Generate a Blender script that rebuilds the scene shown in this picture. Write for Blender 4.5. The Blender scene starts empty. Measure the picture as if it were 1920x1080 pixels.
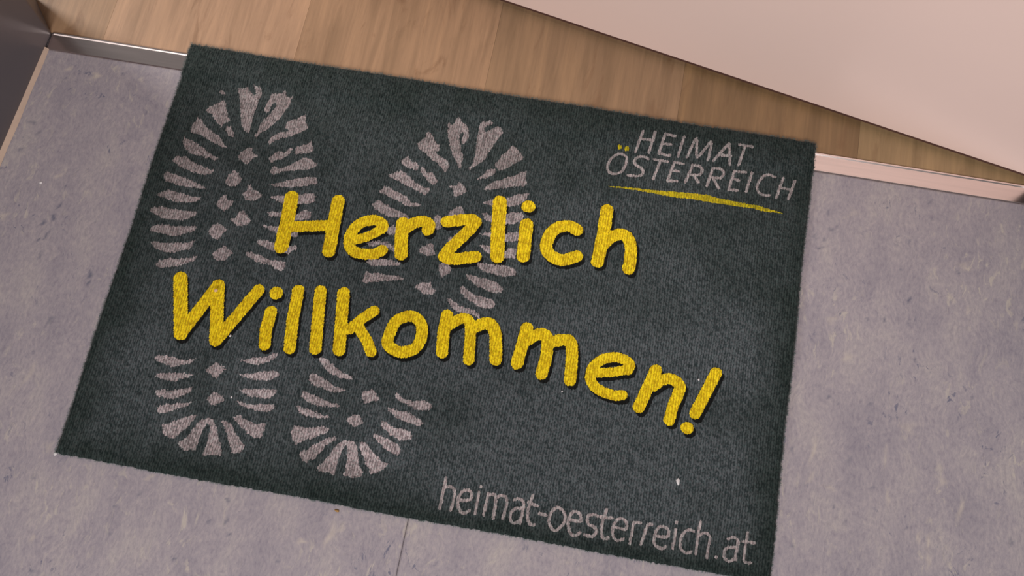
import bpy, bmesh, math, random
import numpy as np
from mathutils import Matrix, Vector

SC = bpy.context.scene
COL = SC.collection
rng = np.random.RandomState(7)
random.seed(7)

# ------------------------------------------------------------------ camera
cam_d = bpy.data.cameras.new('camera'); cam = bpy.data.objects.new('camera', cam_d); COL.objects.link(cam)
cam_d.sensor_width = 36.0; cam_d.lens = 36.0 * 2020.0 / 1920.0
cam_d.clip_start = 0.02; cam_d.clip_end = 50
cx = Vector((0.98331909, 0.18156419, -0.01086319))      # image right
cy = Vector((0.16724781, -0.92602951, -0.3383748))      # image down
cz = Vector((-0.07149638, 0.33091356, -0.94094871))     # view direction
m = Matrix.Identity(4)
for i in range(3):
    m[i][0] = cx[i]; m[i][1] = -cy[i]; m[i][2] = -cz[i]
m.translation = Vector((0.52322357, -0.12893166, 1.12069011))
cam.matrix_world = m
SC.camera = cam

# ------------------------------------------------------------------ light
SC.view_settings.view_transform = 'Standard'; SC.view_settings.look = 'None'
SC.view_settings.gamma = 1.0; SC.view_settings.use_curve_mapping = False
SC.view_settings.exposure = 0.0
w = bpy.data.worlds.new('world'); SC.world = w; w.use_nodes = True
w.node_tree.nodes['Background'].inputs[0].default_value = (0.95, 0.90, 0.90, 1)
w.node_tree.nodes['Background'].inputs[1].default_value = 0.16
def area(name, loc, target, size, power, color):
    l = bpy.data.lights.new(name, 'AREA'); l.shape = 'DISK'; l.size = size; l.energy = power; l.color = color
    o = bpy.data.objects.new(name, l); COL.objects.link(o); o.location = loc
    o.rotation_euler = (Vector(target) - Vector(loc)).to_track_quat('-Z', 'Y').to_euler()
    return o
area('hall_light', (-1.80, 1.18, 1.20), (0.30, 0.35, 0.0), 0.6, 46.0, (1.0, 0.94, 0.90))      # shines in through the gap of the ajar door
area('room_fill', (0.50, -1.15, 1.65), (0.50, 0.15, 0.0), 0.9, 44.0, (1.0, 0.93, 0.915))     # added fill behind the camera, brightens the near side

# outlines measured on the mat, in tenths of a millimetre from its lower left corner
SOLE_L=[
[(530,4445),(556,4480),(612,4436),(575,4411)],
[(441,4176),(473,4236),(593,4330),(619,4352),(657,4293),(688,4203),(760,4096),(698,4050),(675,3998),(591,4066),(527,4138)],
[(741,4010),(786,4024),(835,3962),(858,3901),(827,3896),(757,3936),(734,3979)],
[(734,4524),(849,4563),(889,4515),(949,4472),(976,4495),(950,4551),(917,4593),(1001,4584),(1038,4506),(1027,4425),(1015,4309),(1014,4171),(1022,4042),(1015,3970),(958,4002),(909,4064),(832,4288),(779,4441)],
[(1150,4513),(1186,4538),(1259,4551),(1304,4607),(1328,4533),(1369,4522),(1407,4541),(1394,4490),(1402,4438),(1369,4354),(1329,4240),(1280,4142),(1207,4052),(1148,3994),(1121,3936),(1089,3954),(1123,4049),(1123,4126),(1151,4184),(1196,4257),(1211,4302),(1243,4385),(1229,4419),(1194,4407),(1182,4351),(1180,4296),(1161,4266),(1117,4291),(1119,4363),(1141,4464)],
[(1459,4215),(1540,4277),(1612,4332),(1646,4219),(1685,4167),(1634,4116),(1576,4071),(1531,4039),(1486,4008),(1404,3975),(1331,3927),(1292,3873),(1271,3893),(1279,3965),(1326,4008),(1388,4055),(1458,4073),(1461,4103),(1413,4124),(1425,4180)],
[(1359,3659),(1328,3717),(1375,3760),(1419,3815),(1464,3805),(1489,3792),(1537,3871),(1574,3871),(1570,3824),(1523,3763),(1471,3719),(1411,3686),(1386,3658)],
[(1623,3805),(1606,3831),(1608,3906),(1714,3949),(1763,4004),(1788,3950),(1827,3899),(1780,3856),(1732,3836),(1675,3831)],
[(1392,3556),(1418,3618),(1465,3598),(1516,3607),(1579,3647),(1665,3725),(1754,3788),(1809,3780),(1901,3727),(1900,3693),(1816,3649),(1669,3605),(1545,3575),(1486,3538),(1437,3504),(1402,3517)],
[(1421,3378),(1570,3439),(1738,3520),(1854,3558),(1932,3564),(1965,3493),(1851,3447),(1662,3387),(1510,3369)],
[(1475,3224),(1505,3246),(1629,3274),(1794,3321),(1873,3340),(1943,3370),(1984,3332),(1990,3266),(1902,3222),(1818,3207),(1627,3178),(1572,3191)],
[(1493,3037),(1553,3064),(1657,3066),(1817,3067),(1898,3138),(1964,3144),(1985,3120),(1983,3047),(1878,3012),(1779,2994),(1641,3008),(1545,2996)],
[(1468,2877),(1555,2882),(1658,2884),(1817,2846),(1895,2866),(1897,2817),(1863,2789),(1814,2818),(1669,2820),(1611,2826),(1539,2846)],
[(1467,2668),(1495,2701),(1576,2704),(1645,2695),(1666,2677),(1825,2695),(1855,2678),(1891,2701),(1924,2712),(1933,2654),(1890,2641),(1844,2584),(1675,2602),(1625,2599),(1560,2630),(1490,2640)],
[(1378,2505),(1395,2536),(1439,2544),(1471,2522),(1543,2519),(1612,2493),(1711,2484),(1776,2491),(1853,2488),(1850,2402),(1813,2368),(1752,2389),(1700,2429),(1615,2424),(1506,2447),(1443,2474)],
[(326,3918),(374,4069),(422,4054),(499,3973),(563,3937),(662,3890),(726,3854),(759,3796),(820,3748),(796,3738),(702,3768),(620,3794),(553,3823),(474,3856),(390,3865),(350,3875)],
[(289,3805),(325,3777),(399,3761),(485,3723),(577,3681),(671,3634),(756,3597),(732,3570),(633,3581),(549,3595),(495,3597),(399,3615),(330,3666),(287,3740)],
[(235,3481),(273,3534),(378,3559),(436,3523),(533,3482),(614,3462),(714,3446),(744,3468),(752,3441),(741,3405),(663,3362),(575,3375),(483,3381),(379,3409),(312,3437)],
[(190,3294),(222,3329),(274,3315),(360,3313),(475,3283),(583,3256),(661,3225),(717,3212),(656,3184),(575,3192),(502,3191),(430,3183),(341,3196),(241,3212),(208,3252)],
[(185,3032),(240,3076),(304,3110),(390,3103),(472,3095),(555,3081),(636,3073),(709,3092),(684,3054),(618,3008),(527,2998),(453,2979),(369,2997),(288,3005),(223,3011)],
[(168,2827),(178,2862),(293,2900),(349,2887),(454,2889),(558,2891),(685,2903),(705,2890),(691,2848),(634,2810),(541,2771),(465,2763),(361,2761),(249,2785)],
[(236,2606),(254,2648),(347,2687),(460,2690),(539,2688),(637,2711),(759,2739),(741,2675),(681,2647),(615,2608),(556,2581),(478,2561),(421,2579),(303,2574),(252,2587)],
[(293,2451),(339,2471),(423,2469),(521,2487),(620,2505),(692,2523),(778,2566),(761,2481),(741,2445),(655,2419),(580,2378),(516,2366),(449,2381),(381,2385),(335,2415)],
[(419,2208),(450,2257),(550,2302),(674,2319),(771,2342),(855,2389),(838,2322),(761,2286),(697,2242),(602,2214),(519,2183),(449,2176)],
[(971,3665),(989,3714),(1065,3786),(1113,3806),(1113,3748),(1204,3706),(1149,3673),(1116,3598),(1101,3578),(1063,3600),(1003,3624)],
[(910,3349),(932,3422),(988,3489),(1040,3452),(1097,3400),(1090,3347),(1052,3295),(1006,3270),(947,3293)],
[(1150,3205),(1188,3257),(1181,3324),(1213,3341),(1265,3282),(1320,3275),(1386,3242),(1360,3203),(1326,3175),(1275,3149),(1217,3150),(1179,3176)],
[(882,3039),(911,3083),(918,3135),(982,3169),(1004,3106),(1084,3103),(1066,3055),(1043,3006),(1005,2972),(942,2994)],
[(1098,2883),(1157,2915),(1181,2998),(1225,3006),(1281,2954),(1337,2903),(1305,2848),(1253,2827),(1181,2826),(1133,2850)],
[(892,2691),(924,2779),(976,2816),(1052,2786),(1099,2750),(1060,2683),(1029,2611),(980,2619),(911,2661)],
[(1010,2439),(1062,2513),(1122,2557),(1182,2524),(1246,2498),(1205,2442),(1182,2394),(1132,2374),(1057,2383)]]
HEEL_L=[
[(726,1162),(757,1193),(833,1207),(922,1208),(991,1195),(1041,1194),(1093,1204),(1134,1216),(1176,1244),(1145,1198),(1106,1160),(1041,1144),(974,1101),(904,1104),(849,1119),(788,1123)],
[(792,963),(816,997),(917,1026),(1011,1043),(1107,1055),(1196,1056),(1146,1022),(1103,1000),(1053,970),(1000,946),(932,943),(856,950)],
[(842,783),(847,814),(923,842),(996,846),(1088,867),(1155,890),(1222,931),(1227,863),(1173,828),(1112,788),(1048,751),(980,749),(908,760),(852,780)],
[(934,593),(922,630),(941,668),(1016,696),(1108,718),(1181,736),(1271,763),(1236,717),(1177,682),(1125,657),(1074,633),(1020,599),(981,582)],
[(1019,473),(1100,497),(1143,534),(1210,570),(1268,605),(1328,636),(1351,640),(1348,600),(1316,541),(1302,490),(1262,459),(1236,415),(1194,360),(1178,333),(1139,350),(1080,368),(1043,409)],
[(1243,311),(1276,346),(1321,392),(1342,454),(1368,497),(1392,565),(1429,605),(1488,621),(1531,624),(1565,591),(1602,545),(1631,478),(1675,390),(1717,326),(1729,266),(1674,256),(1604,248),(1537,231),(1535,254),(1542,346),(1541,437),(1540,509),(1519,564),(1483,572),(1466,496),(1460,447),(1449,387),(1447,324),(1443,271),(1385,256),(1330,246),(1287,276)],
[(1629,622),(1665,634),(1739,613),(1775,571),(1825,513),(1877,465),(1933,418),(1943,362),(1918,334),(1876,312),(1838,310),(1811,352),(1772,407),(1728,495),(1681,559)],
[(1739,681),(1777,703),(1813,714),(1870,686),(1948,666),(2005,652),(2058,671),(2098,684),(2103,593),(2098,539),(2063,508),(2016,505),(1971,525),(1925,555),(1874,580),(1820,618),(1772,653)],
[(1645,1309),(1689,1312),(1741,1336),(1810,1359),(1878,1381),(1945,1409),(1981,1441),(2037,1456),(2026,1403),(1978,1359),(1920,1318),(1830,1282),(1765,1285),(1695,1288)],
[(1685,1145),(1740,1160),(1809,1178),(1876,1205),(1966,1236),(2060,1253),(2103,1241),(2108,1202),(2058,1168),(1985,1130),(1945,1132),(1874,1120),(1799,1126),(1724,1127)],
[(1722,973),(1784,999),(1878,1016),(1993,1042),(2122,1055),(2123,1016),(2076,953),(1996,939),(1930,931),(1870,935),(1797,952)],
[(1724,860),(1773,859),(1851,843),(1921,856),(2014,873),(2098,888),(2154,879),(2133,846),(2113,813),(2024,797),(1960,800),(1887,801),(1810,816),(1760,837)],
[(1309,1127),(1344,1179),(1382,1201),(1396,1238),(1461,1205),(1525,1186),(1498,1141),(1471,1096),(1454,1053),(1416,1066),(1361,1101)],
[(1417,819),(1438,867),(1455,909),(1502,918),(1550,887),(1610,849),(1586,830),(1549,803),(1531,780),(1483,776),(1438,798)]]
SOLE_R=[
[(2978,4192),(3020,4241),(3064,4284),(3052,4340),(3080,4357),(3128,4330),(3165,4278),(3207,4227),(3242,4210),(3245,4147),(3213,4124),(3240,4094),(3299,4064),(3365,4047),(3401,3973),(3386,3896),(3358,3902),(3294,3960),(3216,4009),(3155,4050),(3105,4087),(3035,4121),(2997,4155)],
[(3282,4499),(3288,4524),(3335,4503),(3359,4537),(3348,4564),(3387,4607),(3428,4561),(3499,4526),(3533,4461),(3550,4376),(3518,4271),(3483,4289),(3485,4359),(3496,4408),(3467,4420),(3443,4387),(3451,4318),(3485,4254),(3497,4192),(3533,4146),(3541,4079),(3532,4048),(3548,3965),(3517,3965),(3482,4033),(3419,4114),(3381,4171),(3349,4253),(3305,4362)],
[(3645,4481),(3641,4552),(3685,4601),(3765,4621),(3811,4600),(3734,4562),(3705,4522),(3723,4484),(3759,4490),(3820,4554),(3857,4578),(3904,4557),(3939,4510),(3912,4459),(3875,4376),(3839,4288),(3813,4208),(3796,4136),(3780,4110),(3715,4041),(3650,3977),(3629,3979),(3665,4060),(3670,4136),(3664,4251),(3657,4337),(3646,4423)],
[(3954,4152),(3978,4215),(4023,4280),(4050,4332),(4075,4365),(4118,4332),(4162,4294),(4224,4235),(4226,4224),(4184,4171),(4124,4131),(4091,4085),(4028,4034),(3980,4014),(3935,4057),(3912,4099)],
[(3745,3863),(3796,3918),(3851,4008),(3936,4029),(3947,3996),(3906,3938),(3847,3898),(3785,3870)],
[(3846,3740),(3880,3808),(3955,3872),(4026,3908),(4095,3949),(4189,4000),(4227,4047),(4290,4069),(4290,3984),(4324,3910),(4289,3876),(4192,3847),(4094,3818),(3997,3789),(3925,3760)],
[(4134,3685),(4211,3743),(4306,3783),(4366,3793),(4353,3724),(4281,3638),(4226,3606),(4155,3599),(4062,3577),(3981,3573),(3909,3577),(3869,3598),(3926,3619),(3977,3651),(4045,3669)],
[(3886,3456),(3930,3469),(3990,3447),(4083,3469),(4168,3506),(4247,3543),(4323,3546),(4365,3514),(4329,3430),(4227,3379),(4177,3375),(4102,3367),(3998,3376),(3947,3378)],
[(3904,3205),(3951,3225),(4029,3244),(4207,3265),(4267,3298),(4322,3302),(4390,3320),(4423,3304),(4406,3230),(4336,3196),(4280,3175),(4220,3169),(4044,3192),(3983,3192)],
[(3919,3077),(3960,3074),(4060,3081),(4166,3056),(4240,3064),(4278,3104),(4350,3095),(4359,2989),(4282,2975),(4160,2953),(4072,2991),(4040,3001),(3977,3039)],
[(3952,2861),(4010,2872),(4077,2862),(4249,2883),(4351,2869),(4399,2824),(4388,2780),(4273,2754),(4171,2762),(4070,2770),(4006,2786),(3960,2820)],
[(3856,2710),(3897,2707),(3984,2696),(4085,2688),(4188,2675),(4248,2648),(4291,2603),(4278,2564),(4203,2545),(4120,2562),(4005,2589),(3938,2624),(3875,2666)],
[(3819,2544),(3840,2564),(3892,2531),(3974,2493),(4077,2475),(4168,2465),(4222,2444),(4242,2416),(4211,2369),(4125,2353),(4050,2360),(3983,2395),(3895,2437),(3835,2489)],
[(3710,2393),(3745,2394),(3791,2366),(3847,2334),(3909,2319),(4010,2311),(4074,2287),(4105,2256),(4091,2227),(4021,2256),(3863,2254),(3791,2293),(3737,2335)],
[(2845,3937),(2887,3984),(2911,4018),(2927,3992),(2967,3953),(3023,3957),(3058,3894),(3046,3852),(2986,3864),(2931,3877),(2865,3894)],
[(3088,3877),(3101,3913),(3144,3881),(3171,3829),(3233,3857),(3268,3812),(3312,3774),(3301,3727),(3265,3703),(3212,3734),(3147,3796),(3092,3832)],
[(2738,3734),(2796,3779),(2855,3818),(2928,3797),(2990,3751),(3062,3707),(3149,3665),(3208,3654),(3228,3680),(3249,3633),(3206,3568),(3139,3590),(3066,3617),(2983,3641),(2898,3672),(2815,3696)],
[(2679,3513),(2714,3565),(2732,3602),(2787,3589),(2855,3562),(2928,3536),(2991,3507),(3052,3468),(3089,3441),(3143,3451),(3192,3437),(3136,3410),(3089,3391),(3025,3401),(2924,3439),(2835,3468),(2746,3492)],
[(2635,3343),(2675,3395),(2735,3405),(2784,3369),(2861,3350),(2950,3321),(3025,3307),(3073,3276),(3095,3247),(3054,3223),(2968,3241),(2918,3232),(2839,3240),(2758,3259),(2689,3291)],
[(2873,3113),(2935,3135),(2979,3099),(2983,3034),(2925,3018),(2880,3038)],
[(3361,3323),(3399,3357),(3444,3338),(3462,3230),(3482,3206),(3424,3168),(3385,3205)],
[(2687,2877),(2747,2904),(2824,2924),(2905,2927),(3000,2890),(3019,2828),(2958,2850),(2884,2885),(2805,2871),(2756,2841),(2709,2848)],
[(2736,2664),(2823,2706),(2920,2724),(3022,2721),(3128,2702),(3084,2673),(2988,2650),(2866,2628),(2792,2620),(2752,2640)],
[(2740,2429),(2748,2548),(2788,2528),(2886,2541),(2987,2543),(3086,2550),(3190,2532),(3147,2502),(3074,2489),(2954,2462),(2860,2435),(2781,2405),(2750,2410)],
[(3441,3729),(3501,3740),(3533,3734),(3551,3800),(3602,3775),(3662,3707),(3650,3665),(3612,3647),(3567,3616),(3527,3609),(3522,3659),(3487,3704)],
[(3516,3362),(3520,3396),(3533,3431),(3574,3455),(3592,3492),(3637,3500),(3685,3436),(3729,3400),(3672,3351),(3573,3333)],
[(3571,3096),(3625,3128),(3662,3173),(3669,3114),(3621,3051),(3586,3023)],
[(3276,2907),(3327,2949),(3378,2996),(3417,3003),(3446,2916),(3476,2867),(3424,2852),(3392,2836),(3338,2853),(3293,2872)],
[(3531,2753),(3586,2801),(3638,2794),(3685,2738),(3673,2672),(3610,2639),(3586,2608),(3572,2675),(3539,2712)],
[(3328,2456),(3345,2491),(3417,2530),(3489,2543),(3523,2480),(3559,2450),(3559,2424),(3505,2398),(3426,2394),(3379,2428)]]
HEEL_R=[
[(2478,1470),(2523,1488),(2585,1474),(2644,1435),(2719,1388),(2800,1358),(2883,1338),(2886,1303),(2823,1302),(2748,1308),(2670,1329),(2601,1351),(2551,1393),(2511,1436)],
[(2432,1221),(2431,1266),(2447,1298),(2490,1301),(2561,1274),(2631,1247),(2698,1215),(2764,1202),(2846,1187),(2810,1156),(2726,1140),(2657,1143),(2584,1159),(2513,1171),(2467,1197)],
[(2396,1036),(2397,1090),(2446,1089),(2499,1070),(2581,1055),(2670,1032),(2747,1011),(2829,1016),(2831,987),(2755,979),(2685,971),(2614,963),(2539,969),(2475,991),(2423,1006)],
[(2394,888),(2380,925),(2395,942),(2431,915),(2506,909),(2582,893),(2659,878),(2751,875),(2719,850),(2645,837),(2549,834),(2475,840),(2416,863)],
[(2387,635),(2396,694),(2434,716),(2508,710),(2578,718),(2645,740),(2703,760),(2779,745),(2755,702),(2689,661),(2649,625),(2583,603),(2523,554),(2465,519),(2422,555)],
[(2533,422),(2530,450),(2590,480),(2646,543),(2715,594),(2789,645),(2848,676),(2880,662),(2865,626),(2815,597),(2776,562),(2762,502),(2715,460),(2704,406),(2632,369),(2623,349),(2581,365)],
[(2743,309),(2784,373),(2829,443),(2851,509),(2891,578),(2926,632),(2978,656),(3025,660),(3066,648),(3108,613),(3130,541),(3157,465),(3191,400),(3228,365),(3226,313),(3160,292),(3090,288),(3037,288),(3041,373),(3038,443),(3017,534),(2999,607),(2977,598),(2956,528),(2946,450),(2950,356),(2943,285),(2876,287),(2803,297),(2750,297)],
[(3124,644),(3154,679),(3212,656),(3242,609),(3302,577),(3348,542),(3399,505),(3472,499),(3438,441),(3390,399),(3348,377),(3306,356),(3280,407),(3235,456),(3177,540),(3138,604)],
[(3254,745),(3257,774),(3325,767),(3382,749),(3448,732),(3509,715),(3568,663),(3566,611),(3546,593),(3495,607),(3423,632),(3358,668),(3295,714)],
[(3298,888),(3299,926),(3349,916),(3413,889),(3471,885),(3545,875),(3619,864),(3650,836),(3650,788),(3593,768),(3523,760),(3469,789),(3404,801),(3345,848)],
[(3324,1072),(3380,1078),(3456,1062),(3552,1065),(3630,1035),(3697,1014),(3740,973),(3685,939),(3599,957),(3500,973),(3427,998),(3365,1036)],
[(3394,1188),(3381,1225),(3393,1257),(3434,1225),(3499,1197),(3571,1196),(3640,1213),(3705,1225),(3762,1206),(3793,1172),(3772,1134),(3686,1109),(3613,1115),(3535,1140),(3467,1167)],
[(3027,1161),(3036,1207),(3084,1210),(3114,1246),(3158,1224),(3192,1181),(3229,1148),(3176,1124),(3125,1095),(3076,1076),(3048,1115)],
[(2929,859),(2949,897),(2993,934),(3053,950),(3081,911),(3116,864),(3074,837),(3037,811),(2986,821),(2957,845)]]
UNDERLINE=[
[(5240,4044),(5448,4071),(5725,4081),(5945,4104),(6164,4123),(6361,4134),(6496,4115),(6718,4106),(6938,4103),(7104,4078),(7227,4056),(7053,4044),(6833,4057),(6669,4052),(6504,4051),(6339,4050),(6173,4049),(5953,4038),(5730,4047),(5507,4050),(5286,4040)]]
UML=[
[(5270,4566),(5286,4587),(5313,4577),(5320,4535),(5281,4532)],
[(5351,4562),(5371,4580),(5401,4571),(5405,4528),(5360,4524)]]
LOGO=[
(14,[[(5528,4794),(5482,4531)],[(5669,4805),(5634,4544)],[(5510,4689),(5659,4694)]]),
(14,[[(5786,4804),(5749,4554)],[(5786,4800),(5903,4796)],[(5771,4674),(5867,4676)],[(5749,4554),(5878,4548)]]),
(14,[[(6005,4806),(5969,4561)]]),
(14,[[(6075,4565),(6147,4803),(6188,4582),(6319,4791),(6311,4570)]]),
(14,[[(6377,4571),(6523,4806),(6567,4554)],[(6445,4647),(6559,4653)]]),
(14,[[(6643,4817),(6797,4811)],[(6709,4803),(6667,4572)]]),
(14,[[(5291,4465),(5240,4423),(5200,4344),(5196,4264),(5233,4214),(5304,4212),(5366,4266),(5396,4365),(5392,4436),(5348,4471),(5291,4465)]]),
(14,[[(5639,4466),(5585,4485),(5523,4470),(5485,4417),(5505,4370),(5560,4344),(5601,4301),(5593,4250),(5545,4227),(5437,4218)]]),
(14,[[(5703,4470),(5863,4470)],[(5780,4469),(5730,4225)]]),
(14,[[(5939,4476),(5895,4233)],[(5939,4476),(6042,4473)],[(5915,4365),(6004,4370)],[(5895,4230),(6001,4245)]]),
(14,[[(6150,4478),(6096,4248)],[(6150,4478),(6220,4476),(6263,4441),(6246,4374),(6153,4350)],[(6179,4348),(6240,4270)]]),
(14,[[(6382,4478),(6341,4244)],[(6382,4478),(6458,4485),(6513,4445),(6495,4385),(6453,4363),(6371,4362)],[(6404,4347),(6477,4240)]]),
(14,[[(6629,4487),(6588,4239)],[(6630,4483),(6755,4495)],[(6615,4385),(6692,4377)],[(6587,4242),(6688,4250)]]),
(14,[[(6828,4501),(6788,4254)]]),
(14,[[(7091,4491),(7033,4509),(6966,4483),(6923,4412),(6903,4330),(6925,4271),(6978,4245),(7053,4252)]]),
(14,[[(7186,4494),(7130,4238)],[(7320,4483),(7266,4248)],[(7167,4371),(7280,4366)]])]
WEB=[
(14,[[(4093,455),(4091,142)],[(4093,356),(4159,377),(4207,342),(4214,251),(4206,146)]]),
(14,[[(4266,255),(4366,276),(4388,312),(4373,361),(4323,375),(4278,338),(4257,270),(4271,198),(4310,148),(4352,141),(4392,174)]]),
(14,[[(4465,439),(4466,430)],[(4458,371),(4455,152)]]),
(14,[[(4549,382),(4547,151)],[(4553,365),(4608,381),(4636,357),(4646,272),(4648,141)],[(4641,358),(4711,388),(4753,350),(4757,264),(4744,153)]]),
(14,[[(4826,363),(4880,384),(4927,353),(4936,268),(4926,135)],[(4920,294),(4854,276),(4817,224),(4823,162),(4863,130),(4915,162),(4937,229)]]),
(14,[[(5009,442),(4987,306),(4994,205),(5032,149),(5072,151)],[(4977,362),(5073,345)]]),
(14,[[(5106,275),(5176,268)]]),
(14,[[(5280,367),(5234,330),(5212,257),(5225,186),(5261,141),(5302,138),(5345,185),(5371,235),(5367,297),(5335,348),(5280,367)]]),
(14,[[(5434,270),(5526,269),(5531,310),(5502,350),(5454,359),(5421,318),(5408,253),(5429,166),(5470,123),(5520,132),(5544,159)]]),
(14,[[(5696,357),(5649,360),(5606,346),(5595,305),(5620,258),(5674,240),(5708,206),(5687,157),(5645,138),(5598,147)]]),
(14,[[(5776,435),(5755,306),(5756,226),(5779,152),(5835,157)],[(5725,351),(5844,362)]]),
(13,[[(5891,279),(5989,275),(6003,328),(5969,367),(5923,370),(5883,329),(5866,258),(5883,182),(5927,151),(5986,178)]]),
(13,[[(6066,359),(6059,143)],[(6064,346),(6095,365),(6137,368)]]),
(13,[[(6211,365),(6188,250),(6168,154)],[(6208,356),(6231,373),(6257,369)]]),
(13,[[(6318,266),(6419,276),(6433,329),(6398,365),(6355,370),(6313,337),(6296,270),(6298,199),(6342,157),(6389,153),(6419,179)]]),
(13,[[(6499,441),(6499,432)],[(6496,366),(6492,172)]]),
(13,[[(6678,380),(6631,389),(6590,359),(6559,281),(6565,202),(6598,159),(6639,153),(6677,173)]]),
(13,[[(6737,485),(6726,357),(6728,267),(6728,160)],[(6736,345),(6782,381),(6828,375),(6851,335),(6844,244),(6838,145)]]),
(13,[[(6931,171),(6930,160)]]),
(13,[[(7032,368),(7083,391),(7131,368),(7133,306),(7125,224),(7131,172)],[(7117,294),(7050,286),(7010,248),(7007,194),(7034,154),(7088,155),(7123,197)]]),
(13,[[(7220,461),(7214,352),(7210,262),(7210,187),(7239,165),(7283,174)],[(7181,368),(7297,376)]])]
LETTERS=[
('H','capital H',[(80,[(1716,3270),(1739,2998),(1753,2658)]),(75,[(2251,3321),(2267,3026),(2292,2703)]),(67,[(1763,2906),(2005,2959),(2254,3014)])]),
('e','first e, before the r',[(56,[(2513,2866),(2615,2921),(2723,2986),(2821,3080)]),(64,[(2821,3080),(2807,3127),(2729,3159),(2627,3136),(2535,3066),(2482,2933),(2498,2821),(2563,2751),(2673,2739),(2791,2757),(2876,2819)])]),
('r','letter r',[(74,[(3032,3181),(3053,3003),(3095,2812)]),(69,[(3065,3104),(3144,3197),(3249,3244),(3327,3217),(3327,3151)])]),
('z','letter z',[(69,[(3516,3287),(3835,3341),(3572,2871),(3916,2927)])]),
('l','l of the first word',[(79,[(4060,3629),(4107,3275),(4156,2974)])]),
('i','i of the first word',[(76,[(4387,3632),(4390,3633)]),(75,[(4406,3411),(4424,3201),(4438,3032)])]),
('c','letter c',[(70,[(4976,3448),(4883,3477),(4782,3451),(4698,3365),(4667,3212),(4720,3104),(4848,3058),(4948,3089),(5023,3133)])]),
('h','letter h',[(72,[(5271,3749),(5275,3436),(5262,3112)]),(68,[(5299,3334),(5367,3431),(5465,3480),(5551,3453),(5604,3332),(5615,3204),(5612,3088)])]),
('W','capital W',[(78,[(746,2096),(932,1480)]),(70,[(937,1497),(1178,2083)]),(73,[(1181,2089),(1329,1475)]),(67,[(1338,1482),(1636,2115)])]),
('i','i of the second word',[(73,[(1835,2117),(1839,2118)]),(66,[(1836,1897),(1836,1670),(1866,1519)])]),
('l','first l of the second word',[(67,[(2069,2191),(2096,1841),(2141,1532)])]),
('l','second l of the second word, before the k',[(67,[(2313,2227),(2366,1889),(2418,1571)])]),
('k','letter k',[(69,[(2569,2248),(2617,1956),(2674,1605)]),(60,[(2946,2106),(2837,1995),(2731,1852)]),(61,[(2808,1907),(2940,1767),(3019,1647)])]),
('o','letter o',[(64,[(3327,2115),(3215,2038),(3173,1891),(3176,1769),(3268,1709),(3386,1710),(3488,1785),(3519,1913),(3491,2041),(3418,2106),(3327,2115)])]),
('m','first m',[(66,[(3745,2199),(3746,2005),(3776,1776)]),(61,[(3772,2072),(3845,2147),(3933,2199),(4006,2155),(4040,2007),(4074,1747)]),(68,[(4067,2120),(4159,2180),(4241,2175),(4302,2085),(4335,1938),(4360,1803)])]),
('m','second m, after the first m',[(68,[(4628,2209),(4609,1973),(4592,1803)]),(66,[(4663,2082),(4765,2166),(4859,2148),(4888,1947),(4873,1734)]),(66,[(4889,2084),(5017,2146),(5121,2134),(5163,1967),(5184,1719)])]),
('e','second e, near the end of the second word',[(52,[(5429,1840),(5605,1885),(5778,1943)]),(56,[(5778,1943),(5783,2009),(5695,2054),(5580,2048),(5473,1993),(5401,1900),(5390,1788),(5452,1695),(5564,1651),(5671,1638),(5754,1656)])]),
('n','letter n',[(64,[(6069,1989),(6024,1834),(5947,1559)]),(61,[(6065,1811),(6140,1889),(6249,1924),(6340,1871),(6336,1772),(6302,1638),(6281,1477)])]),
('!','exclamation mark',[(62,[(6705,2075),(6615,1813),(6540,1596)]),(66,[(6475,1428),(6478,1428)])])]
# ------------------------------------------------------------------ helpers
def lin(r, g, b):
    f = lambda c: ((c/255.0 + 0.055)/1.055)**2.4 if c > 10 else c/255.0/12.92
    return (f(r), f(g), f(b), 1.0)

def tag(o, label=None, cat=None, kind=None, group=None):
    if label: o['label'] = label
    if cat: o['category'] = cat
    if kind: o['kind'] = kind
    if group: o['group'] = group
    return o

def empty(name, loc=(0, 0, 0)):
    o = bpy.data.objects.new(name, None); COL.objects.link(o); o.location = loc
    o.empty_display_size = 0.05
    return o

def part_empty(name, loc, parent):
    o = empty(name, loc); o.parent = parent; o.matrix_parent_inverse = Matrix.Translation(-Vector(parent.location)); return o

def link(name, me, mat, parent=None, smooth=False):
    me.materials.append(mat)
    if smooth: me.polygons.foreach_set('use_smooth', np.ones(len(me.polygons), dtype=bool))
    o = bpy.data.objects.new(name, me); COL.objects.link(o)
    if parent is not None:
        o.parent = parent
        o.matrix_parent_inverse = Matrix.Translation(-Vector(parent.location))   # every location is written in world coordinates
    return o

def mesh_np(name, co, faces, smooth=True):
    me = bpy.data.meshes.new(name)
    n = len(faces); k = faces.shape[1]
    me.vertices.add(len(co)); me.vertices.foreach_set('co', np.ascontiguousarray(co, dtype=np.float32).ravel())
    me.loops.add(n*k); me.loops.foreach_set('vertex_index', np.ascontiguousarray(faces, dtype=np.int32).ravel())
    me.polygons.add(n); me.polygons.foreach_set('loop_start', np.arange(0, n*k, k, dtype=np.int32))
    try: me.polygons.foreach_set('loop_total', np.full(n, k, dtype=np.int32))
    except Exception: pass
    me.update(calc_edges=True)
    if smooth: me.polygons.foreach_set('use_smooth', np.ones(n, dtype=bool))
    return me

def attr(me, name, vals):
    a = me.attributes.new(name, 'FLOAT', 'POINT'); a.data.foreach_set('value', np.ascontiguousarray(vals, dtype=np.float32))

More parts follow.
